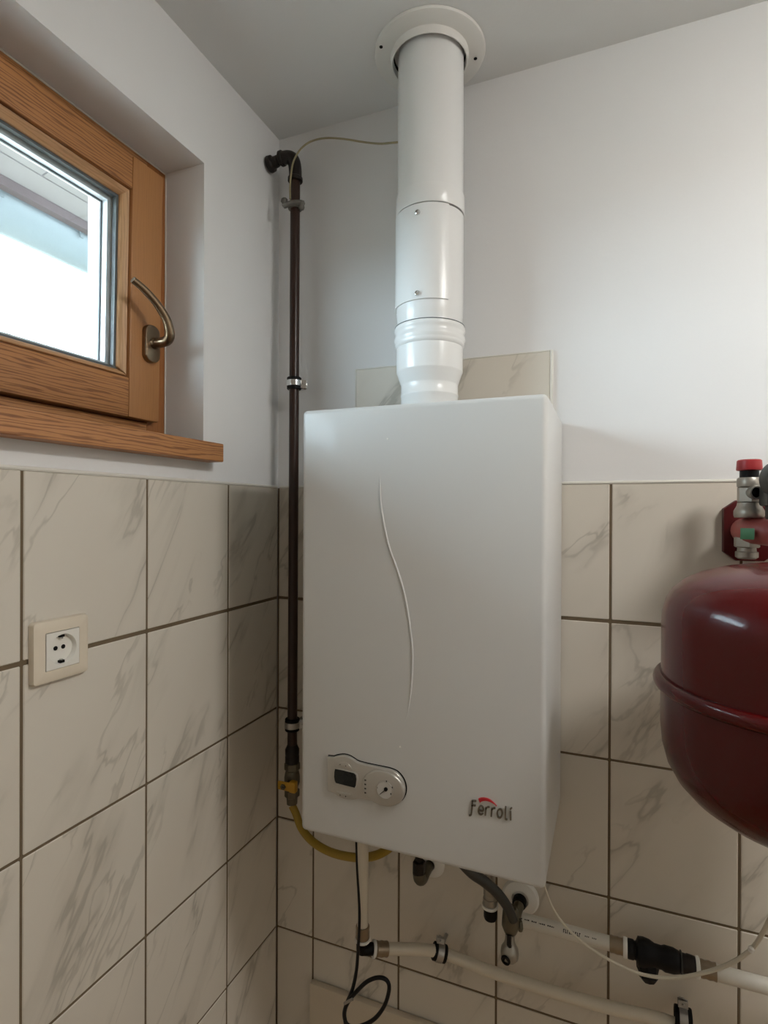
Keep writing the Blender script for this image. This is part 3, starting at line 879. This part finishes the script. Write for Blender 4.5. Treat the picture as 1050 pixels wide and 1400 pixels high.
b = BM(); lathe(b, [(0.0145, 0), (0.0145, 0.004), (0.0128, 0.0055)], el + hd * 0.0112, hd, 20); obj('white_ring', b, M['whitering'], dp)
b = BM(); lathe(b, [(0.0122, 0.0), (0.0132, 0.002), (0.0122, 0.006), (0.0132, 0.011), (0.0122, 0.016), (0.0130, 0.021), (0.0120, 0.023)], el + hd * 0.017, hd, 20); obj('press_sleeve', b, M['sleeve'], dp)
hpz = [el + hd * 0.036, P(558, 1297.5, y=-.105), P(582, 1298.5, y=-.072), P(604, 1302.5, y=-.048), P(640, 1316, y=-.042), P(676, 1330, y=-.040), P(760, 1357, y=-.040), P(840, 1379, y=-.040), P(900, 1393, y=-.040), Vector((0.826, -0.040, 0.589))]
b = BM(); tube(b, hpz, 0.0105, 16, smooth=5); obj('horizontal_run', b, M['pipe'], dp)
cc = P(601, 1302, y=-.0495)
pipe_clamp('pipe_clamp', 'black rubber clamp with bolt holding the low cream pipe below the boiler', cc, hpz[4] - hpz[2], 0.0105, (0.0, 0.25, 1), (0, -cc.y - 0.001, 0), body='steel')
cc = P(934, 1391, y=-.040)
pipe_clamp('pipe_clamp', 'metal pipe clamp at the end of the cream pipe below the black tee', cc, (1, 0, 0), 0.0105, (0.0, 0.2, 1), (0, -cc.y - 0.001, 0), body='steel', wide=0.026)

# black cable with coil
cb = [(487, 1150, -.176), (488, 1185, -.176), (490.5, 1225, -.176), (491.5, 1255, -.176), (490, 1290, -.176), (487.5, 1325, -.176), (482, 1352, -.176), (474, 1372, -.174), (470.5, 1388, -.172), (476, 1402, -.172), (492, 1403, -.174), (512, 1393, -.176), (526, 1374, -.176), (532, 1352, -.176), (528.5, 1340, -.176), (517, 1336.5, -.176), (502, 1342, -.178), (488, 1355, -.181), (476, 1370, -.182), (471, 1385, -.182), (473, 1403, -.181), (478, 1440, -.176), (480, 1500, -.166)]
b = BM(); tube(b, [P(x, y, y=q) for x, y, q in cb], lambda t: 0.0018 + 0.0017 * min(1, t * 3.2), 10, smooth=5)
ca = obj('black_cable', b, M['cable']); tag(ca, 'black cable hanging from the boiler with a small coil at the bottom', 'cable')
b = BM(); tube(b, [P(471, 1372, y=-.184), P(482, 1366, y=-.186)], 0.0026, 8); obj('cable_tie', b, M['nickel'], ca)

# cream board low on the wall
b = BM(); p0 = P(423, 1344, y=-0.016)
box(b, (p0.x, -0.016, 0.06), (0.62, -0.0012, p0.z), 0.003)
tag(obj('wall_board', b, M['cream'], smooth=True), 'cream board fixed low on the tiled wall behind the coiled cable', 'board')

# ------------------------------------------------------------------ capped stub under the boiler
s0 = P(573, 1188, y=-.060)
st = thing('boiler_stub_fitting', 'dark elbow fitting with white wall rosette under the middle of the boiler', 'fitting', (s0.x, s0.y, 0.74))
b = BM(); hexnut(b, (s0.x, s0.y, s0.z - 0.008), (0, 0, 1), 0.0125, 0.024); tube(b, [(s0.x, s0.y, s0.z + 0.016), (s0.x, s0.y, 0.905)], 0.008, 12); obj('nut', b, M['blackiron'], st)
b = BM(); s1 = P(577, 1200, y=-.050)
tube(b, [(s0.x, s0.y, s0.z - 0.008), (s0.x + 0.001, s0.y, s0.z - 0.018), (s1.x, -0.050, s1.z - 0.002), (s1.x + 0.001, -0.030, s1.z), (s1.x + 0.002, -0.006, s1.z)], lambda t: 0.0125 - 0.003 * t, 14, smooth=4); obj('elbow', b, M['oldmetal'], st)
b = BM(); lathe(b, [(0.029, -0.0005), (0.0295, -0.003), (0.025, -0.008), (0.011, -0.0105), (0.0108, -0.0005)], (s1.x + 0.003, 0, s1.z + 0.002), (0, 1, 0), 32); obj('rosette', b, M['whitering'], st)

# ------------------------------------------------------------------ filling valve group under the right of the boiler
q = P(670, 1225, y=-.100)
iv = thing('isolating_valve', 'short nickel valve with black cap under the right of the boiler', 'valve', (q.x, q.y, q.z - 0.05))
b = BM(); lathe(b, [(0.009, 0.14), (0.009, 0.018), (0.0118, 0.016), (0.0118, 0.004), (0.0108, 0.003), (0.0108, -0.002), (0.0122, -0.003), (0.0122, -0.014)], q, (0, 0, 1), 20); obj('body', b, M['nickel'], iv)
b = BM(); lathe(b, [(0.0140, -0.0145), (0.0148, -0.017), (0.0138, -0.0195)], q, (0, 0, 1), 22); obj('rim', b, M['whitering'], iv)
b = BM(); lathe(b, [(0.0120, -0.0198), (0.0120, -0.036), (0.0105, -0.0400), (0, -0.0405)], q + Vector((0.001, 0, 0)), (0, 0, 1), 18); obj('cap', b, M['black'], iv)

ro = P(712, 1226, y=-.003)
rz = thing('wall_rosette', 'white round wall rosette with a black plug beside the boiler valves', 'rosette', (ro.x, 0, ro.z - 0.03))
b = BM(); lathe(b, [(0.034, 0.0025), (0.0345, -0.001), (0.031, -0.006), (0.016, -0.0085), (0.0155, -0.004), (0, -0.004)], ro, (0, 1, 0), 36); obj('disc', b, M['whitering'], rz)
b = BM(); lathe(b, [(0.0125, 0), (0.0130, -0.012), (0.0115, -0.016), (0, -0.0165)], ro + Vector((-0.001, -0.003, -0.004)), (0, 1, 0), 20); obj('plug', b, M['black'], rz)

hz = [P(628, 1175, y=-.150), P(645, 1193, y=-.145), P(662, 1205, y=-.138), P(680, 1221, y=-.128), P(694, 1240, y=-.118), P(702, 1258, y=-.112)]
b = BM(); tube(b, hz, lambda t: 0.0098 - 0.0018 * t, 14, smooth=5)
tag(obj('filling_hose', b, M['ggrey']), 'dark grey bent hose coming down from under the boiler edge', 'hose')

q = P(698, 1262, y=-.095)
dv = thing('drain_valve', 'weathered grey drain valve hanging at the left end of the white pipe', 'valve', (q.x, q.y, q.z - 0.06))
b = BM(); lathe(b, [(0.010, 0.028), (0.0135, 0.022), (0.0150, 0.008), (0.0155, -0.004), (0.0115, -0.014), (0.008, -0.020)], q, (0, 0, 1), 20)
tube(b, [q + Vector((0.004, 0.01, -0.002)), q + Vector((0.008, 0.045, 0.004))], 0.0095, 14); obj('body', b, M['oldmetal'], dv)
b = BM(); hexnut(b, q + Vector((0.012, 0.008, -0.006)), (1, 0.4, 0), 0.010, 0.007); obj('side_nut', b, M['oldmetal'], dv)
b = BM(); q2 = P(697, 1300, y=-.105)
lathe(b, [(0.0080, -0.016), (0.0085, -0.026), (0.0105, -0.032), (0.0145, -0.038), (0.0158, -0.046), (0.0150, -0.054), (0.010, -0.0595), (0, -0.061)], q + Vector((0, -0.004, 0)), (0, 0.10, 1), 20); obj('spout', b, M['nickel'], dv)
b = BM(); lathe(b, [(0.0085, 0), (0.0080, -0.0022), (0.0055, -0.0022), (0.005, 0.0005), (0, 0.0005)], q + Vector((-0.004, -0.0235, -0.049)), (0.25, 1, 0.10), 18); obj('spout_mouth', b, M['black'], dv)
b = BM(); tube(b, [q + Vector((0, -0.012, -0.012)), q + Vector((0.0, -0.016, -0.026)), q + Vector((0.002, -0.012, -0.034))], 0.0042, 8); obj('lug', b, M['blackiron'], dv)

# ------------------------------------------------------------------ white composite pipe with black tee
PY, PZ = -0.050, 0.7040
wpz = thing('composite_pipe', 'white printed composite pipe with black press tee running right along the wall', 'pipe', (0.85, PY, PZ - 0.03))
b = BM(); tube(b, [(0.546, PY, PZ), (0.704, PY, PZ)], 0.0115, 18); p1_ = obj('pipe_run', b, M['pipew'], wpz)
b = BM(); lathe(b, [(0.0125, 0.0), (0.0134, 0.002), (0.0126, 0.007), (0.0134, 0.012), (0.0126, 0.017), (0.0132, 0.021)], (0.7042, PY, PZ), (1, 0, 0), 22); obj('press_sleeve', b, M['sleeve'], wpz)
b = BM(); lathe(b, [(0.0152, 0), (0.0155, 0.002), (0.0155, 0.005), (0.0148, 0.0065)], (0.7256, PY, PZ), (1, 0, 0), 22); obj('white_ring', b, M['whitering'], wpz)
b = BM()
lathe(b, [(0.0142, 0), (0.0150, 0.0015), (0.0150, 0.009), (0.0135, 0.011), (0.0142, 0.013), (0.0215, 0.016), (0.0225, 0.024), (0.0210, 0.034), (0.0175, 0.042), (0.0170, 0.052), (0.0190, 0.057), (0.0185, 0.070), (0.0165, 0.077), (0.0150, 0.080)], (0.7323, PY, PZ), (1, 0, 0), 26)
lathe(b, [(0.0170, 0.0), (0.0175, 0.014), (0.0150, 0.020), (0.0155, 0.026), (0.0090, 0.0335), (0, 0.034)], (0.762, PY, PZ - 0.008), (0.12, -0.35, -1), 8)
te = obj('press_tee', b, M['black'], wpz)
for x_ in (0.7495, 0.8135):
    b = BM(); ring(b, (x_, PY, PZ), (1, 0, 0), 0.0150, 0.0198 if x_ < 0.8 else 0.0178, 0.0028, 26); obj('tee_ring', b, M['ggrey'], te)
b = BM(); lathe(b, [(0.0148, 0), (0.0145, 0.008), (0.0155, 0.010), (0.0148, 0.018), (0.0140, 0.022)], (0.8124, PY, PZ), (1, 0, 0), 24); obj('tee_end', b, M['blackiron'], wpz)
b = BM(); lathe(b, [(0.0158, 0), (0.0160, 0.0045), (0.0140, 0.006)], (0.8347, PY, PZ), (1, 0, 0), 22); obj('white_ring', b, M['whitering'], wpz)
b = BM(); lathe(b, [(0.0126, 0.0), (0.0136, 0.003), (0.0126, 0.008), (0.0136, 0.013), (0.0126, 0.018), (0.0136, 0.023)], (0.8410, PY, PZ), (1, 0, 0), 22); obj('press_sleeve', b, M['sleeve'], wpz)
b = BM(); tube(b, [(0.8642, PY, PZ), (XR - 0.005, PY, PZ)], 0.0120, 18); obj('pipe_run', b, M['pipew'], wpz)
# printed lettering on the pipe: marks wrapped on its upper front
b = BM()


def ink(x0, x1, a0_, a1_):
    rr = 0.01162
    v = []
    for a in (a0_, (a0_ + a1_) / 2, a1_):
        for x in (x0, x1): v.append(b.verts.new((x, PY - rr * math.cos(a), PZ + rr * math.sin(a))))
    b.faces.new((v[0], v[1], v[3], v[2])); b.faces.new((v[2], v[3], v[5], v[4]))


rd = random.Random(3)
x = 0.552
while x < 0.612:
    w = rd.uniform(0.0012, 0.003)
    ink(x, x + w, math.radians(36), math.radians(36 + rd.choice((8, 10)))); x += w + rd.choice((0.0007, 0.0007, 0.004))
x = 0.628
for k in range(9):
    ink(x, x + 0.0012, math.radians(22), math.radians(50)); ink(x + 0.0012, x + 0.0024, math.radians(22 if k % 2 else 43), math.radians(29 if k % 2 else 50)); x += 0.0033
x = 0.664
for k in range(6):
    ink(x, x + 0.0016, math.radians(34), math.radians(43)); x += 0.0026 + (0.004 if k == 2 else 0)
o_ = obj('printed_lettering', b, M['ink'], p1_, smooth=False)

# thin white wire
ww = [(738, 1190, -.20), (745, 1213, -.195), (756, 1242, -.185), (774, 1267, -.175), (800, 1291, -.165), (834, 1313, -.155), (868, 1329, -.148), (900, 1336, -.144), (930, 1336, -.144), (962, 1330, -.146), (990, 1321, -.150), (1010, 1311, -.156), (1028, 1297, -.162), (1042, 1277, -.170), (1056, 1248, -.180), (1075, 1200, -.200), (1095, 1140, -.22)]
b = BM(); tube(b, [P(x, y, y=q) for x, y, q in ww], lambda t: 0.0013 + 0.0017 * min(1, t * 1.7), 8, smooth=5)
w_ = obj('white_wire', b, M['wirewhite']); tag(w_, 'thin white wire sagging from the boiler corner across the black tee', 'wire')
b = BM(); lathe(b, [(0, -0.004), (0.0036, -0.003), (0.0042, 0.002), (0.002, 0.005), (0, 0.005)], P(1027, 1298, y=-.164), (0.3, 0, 1), 10); obj('clip', b, M['whitering'], w_)

# ------------------------------------------------------------------ expansion vessel
TX, TY = 0.920, -0.270
vs_ = thing('expansion_vessel', 'glossy dark red expansion vessel with a rolled seam beside the boiler', 'tank', (TX, TY, 1.06))
prof_u = [(0.1555, 1.236), (0.1555, 1.30), (0.1545, 1.318), (0.1500, 1.335), (0.1420, 1.349), (0.1290, 1.361), (0.110, 1.371), (0.085, 1.379), (0.055, 1.3845), (0.02, 1.387), (0, 1.3872)]
b = BM(); lathe(b, [(0.150, 1.236)] + prof_u, (TX, TY, 0), seg=72, cap=False); obj('upper_shell', b, M['red'], vs_)
prof_l = [(0.1560, 1.226), (0.1560, 1.170), (0.1540, 1.148), (0.1480, 1.125), (0.138, 1.107), (0.124, 1.092), (0.105, 1.079), (0.080, 1.069), (0.05, 1.063), (0, 1.061)]
b = BM(); lathe(b, [(0.150, 1.226)] + prof_l, (TX, TY, 0), seg=72, cap=False); obj('lower_shell', b, M['red'], vs_)
b = BM()
sec = [(0.152 + 0.0128 * (0.5 + 0.5 * math.cos(a)) if False else 0.1568 + 0.0085 * math.cos(a), 1.2305 + 0.0095 * math.sin(a)) for a in [2 * math.pi * k / 16 for k in range(17)]]
lathe(b, sec, (TX, TY, 0), seg=72, cap=False); bmesh.ops.remove_doubles(b, verts=b.verts[:], dist=1e-5); obj('seam', b, M['red'], vs_)
b = BM(); hexnut(b, (TX, TY, 1.386), (0, 0, 1), 0.018, 0.0145); obj('inlet_nut', b, M['nickel'], vs_)

# bracket with arm, valve and gauge
bk = thing('vessel_bracket', 'red wall bracket with pink arm carrying the expansion vessel', 'bracket', (0.915, -0.005, 1.37))
zc_ = 1.4195
b = BM()
oc = [(-0.020, -0.050), (0.020, -0.050), (0.038, -0.036), (0.038, 0.036), (0.020, 0.050), (-0.020, 0.050), (-0.038, 0.036), (-0.038, -0.036)]
prism(b, [(0.9145 + x, -0.016, zc_ + z) for x, z in oc], (0, 0.0155, 0), 0.003, 2); obj('wall_plate', b, M['redmatt'], bk)
b = BM(); tube(b, [(0.9080, -0.012, zc_), (0.9050, -0.040, zc_ + 0.001), (0.9055, -0.062, zc_ + 0.002), (0.913, -0.082, zc_ + 0.002), (0.932, -0.094, zc_), (0.97, -0.100, zc_ - 0.002), (1.03, -0.104, zc_ - 0.004)], 0.0212, 22, smooth=5)
tube(b, [(0.975, -0.100, zc_ - 0.002), (0.968, -0.16, zc_), (0.950, -0.225, zc_), (TX, TY - 0.012, zc_)], 0.017, 16, smooth=5)
arm = obj('arm', b, M['redarm'], bk)
b = BM(); lathe(b, [(0.0195, 0), (0.0225, 0.001), (0.0225, 0.010), (0.016, 0.012), (0, 0.012)], (1.031, -0.104, zc_ - 0.004), (1, -0.05, 0), 20); obj('end_plug', b, M['nickel'], bk)
b = BM()
s_a, s_b = P(1013, 722, y=-.104), P(1032, 738, y=-.112)
vs2 = []
for k in range(5):
    zz = s_a.z + (s_b.z - s_a.z) * k / 4
    dd = math.sqrt(max(0.0, 0.0216 ** 2 - (zz - zc_) ** 2))
    vs2.append((b.verts.new((s_a.x, -0.0835 - dd * 0.80, zz)), b.verts.new((s_b.x, -0.0905 - dd * 0.90, zz))))
for p_, q_ in zip(vs2, vs2[1:]): b.faces.new((p_[0], p_[1], q_[1], q_[0]))
obj('sticker', b, M['green'], arm, smooth=True, label='small green sticker on the arm')
b = BM(); q = P(1021, 738, y=-.060)
hexnut(b, (q.x, q.y, q.z + 0.004), (0, 0, -1), 0.0185, 0.016); lathe(b, [(0.013, -0.0122), (0.0135, -0.018), (0.0160, -0.019), (0.0160, -0.027), (0.012, -0.030)], q, (0, 0, 1), 16); obj('lower_nut', b, M['nickel'], bk)

q = P(1024, 704, y=-.080)
sv = thing('safety_valve', 'nickel safety valve with red cap on top of the bracket arm', 'valve', (q.x, q.y, q.z))
b = BM(); lathe(b, [(0.0195, -0.004), (0.0205, -0.001), (0.0205, 0.006), (0.0180, 0.011), (0.0165, 0.014), (0.0155, 0.019)], q, (0, 0, 1), 22); obj('base', b, M['nickel'], sv)
b = BM(); hexnut(b, q + Vector((0, 0, 0.0192)), (0, 0, 1), 0.0168, 0.024); lathe(b, [(0.0160, 0.0434), (0.0165, 0.046), (0.0165, 0.0555), (0.0150, 0.0575)], q, (0, 0, 1), 24); bd = obj('body', b, M['nickel'], sv)
d_ = (CAM - q); d_.z = 0; d_.normalize(); d2 = (d_ * 0.9 + _rt * 0.42).normalized()
b = BM(); cpt = q + Vector((0, 0, 0.034)) + d2 * 0.012
lathe(b, [(0.0105, -0.002), (0.0108, 0.010), (0.0098, 0.0108), (0.0080, 0.0104), (0.0078, 0.004)], cpt, d2, 24, cap=False); obj('outlet', b, M['nickel'], bd)
b = BM(); lathe(b, [(0.0080, 0.005), (0, 0.005)], cpt, d2, 20); obj('outlet_hole', b, M['rubber'], bd)
b = BM(); lathe(b, [(0.0130, 0.0577), (0.0130, 0.069)], q, (0, 0, 1), 20); obj('neck', b, M['black'], sv)
b = BM(); lathe(b, [(0.0150, 0.0682), (0.0172, 0.0690), (0.0175, 0.0702), (0.0166, 0.0835), (0.0150, 0.0850), (0, 0.0855)], q, (0, 0, 1), 28); obj('cap', b, M['redcap'], sv)

q = P(1073, 655, y=-.150)
gg = thing('pressure_gauge', 'dark grey round pressure gauge beside the red capped safety valve', 'gauge', (q.x, q.y, q.z - 0.05))
gd = (CAM - q); gd.z = 0; gd = (gd.normalized() + Vector((0.55, 0, 0))).normalized()
b = BM(); lathe(b, [(0.021, -0.020), (0.027, -0.014), (0.0290, 0.004), (0.0285, 0.0075), (0.0255, 0.0085), (0.0245, 0.006), (0, 0.0055)], q, gd, 36); obj('housing', b, M['ggrey'], gg)
b = BM(); lathe(b, [(0.0240, 0.0052), (0.0238, 0.0064), (0, 0.0064)], q, gd, 32); obj('dial', b, M['whitering'], gg)
b = BM(); tube(b, [q + gd * 0.0072, q + gd * 0.0072 + Vector((0.003, 0, 0.018))], 0.0007, 6); obj('needle', b, M['black'], gg)
b = BM(); s_ = P(1055, 674, y=-.130)
box(b, (s_.x - 0.010, -0.150, s_.z - 0.019), (s_.x + 0.022, -0.100, s_.z + 0.012), 0.004); box(b, (s_.x - 0.004, -0.140, zc_ + 0.020), (s_.x + 0.018, -0.110, s_.z - 0.018), 0.002)
obj('stem_block', b, M['ggrey'], gg)

# ------------------------------------------------------------------ wall socket
sy, sz = -0.5490, 1.2600
so = thing('wall_socket', 'cream square wall power socket on the tiles below the window', 'socket', (0, sy, sz - 0.041))


def sq(h, r, n=5):
    out = []
    for cx, cy, a0_ in ((h - r, h - r, 0), (-h + r, h - r, 90), (-h + r, -h + r, 180), (h - r, -h + r, 270)):
        for k in range(n + 1):
            a = math.radians(a0_ + 90 * k / n); out.append((cx + r * math.cos(a), cy + r * math.sin(a)))
    return out


b = BM()
lay = [(sq(0.0415, 0.005), 0.0006), (sq(0.0415, 0.005), 0.006), (sq(0.0405, 0.0045), 0.0095), (sq(0.0365, 0.003), 0.0112), (sq(0.0255, 0.0015), 0.0112), (sq(0.0255, 0.0015), 0.004)]
rv = [[b.verts.new((x, sy + u, sz + v)) for u, v in o_] for o_, x in lay]
for a_, c_ in zip(rv, rv[1:]):
    for k in range(len(a_)): b.faces.new((a_[k], a_[(k + 1) % len(a_)], c_[(k + 1) % len(a_)], c_[k]))
b.faces.new(rv[0])
obj('cover_frame', b, M['socket'], so)
b = BM(); box(b, (0.0012, sy - 0.0252, sz - 0.0252), (0.0040, sy + 0.0252, sz + 0.0252)); obj('gap', b, M['rubber'], so, smooth=False)
b = BM()
N_ = 48
cx_ = 0.0118
sqp = []
for k in range(N_):
    a = 2 * math.pi * k / N_; c, s = math.cos(a), math.sin(a); t = 0.0247 / max(abs(c), abs(s)); sqp.append((c * t, s * t))
r0 = [b.verts.new((0.0045, sy + u, sz + v)) for u, v in sqp]
r1 = [b.verts.new((cx_, sy + u, sz + v)) for u, v in sqp]
def circ(r, x): return [b.verts.new((x, sy + r * math.cos(2 * math.pi * k / N_), sz + r * math.sin(2 * math.pi * k / N_))) for k in range(N_)]
rings = [r0, r1, circ(0.0205, cx_), circ(0.0198, cx_ - 0.001), circ(0.0188, 0.0048)]
for a_, c_ in zip(rings, rings[1:]):
    for k in range(N_): b.faces.new((a_[k], a_[(k + 1) % N_], c_[(k + 1) % N_], c_[k]))
b.faces.new(rings[-1])
ins = obj('insert', b, M['insert'], so)
for dy in (-0.0065, 0.0050):
    b = BM(); lathe(b, [(0.0030, 0.0), (0.0030, 0.0006), (0.0018, 0.0008), (0, 0.0006)], (0.0049, sy + dy, sz + 0.0015), (1, 0, 0), 16); obj('pin_hole', b, M['black'], ins)
for s in (-1, 1):
    b = BM(); box(b, (0.0050, sy - 0.0035, sz + s * 0.0175 - 0.0016), (0.0105, sy + 0.0035, sz + s * 0.0175 + 0.0022), 0.0006); obj('earth_slot', b, M['black'], ins, smooth=False)
    b = BM(); box(b, (0.0052, sy - 0.0015, sz + s * 0.0150 - 0.0012), (0.0098, sy + 0.0015, sz + s * 0.0150 + 0.0012), 0.0004); obj('earth_clip', b, M['chrome'], ins, smooth=False)

# tidy helper properties
for o in bpy.data.objects:
    if '_org' in o: del o['_org']
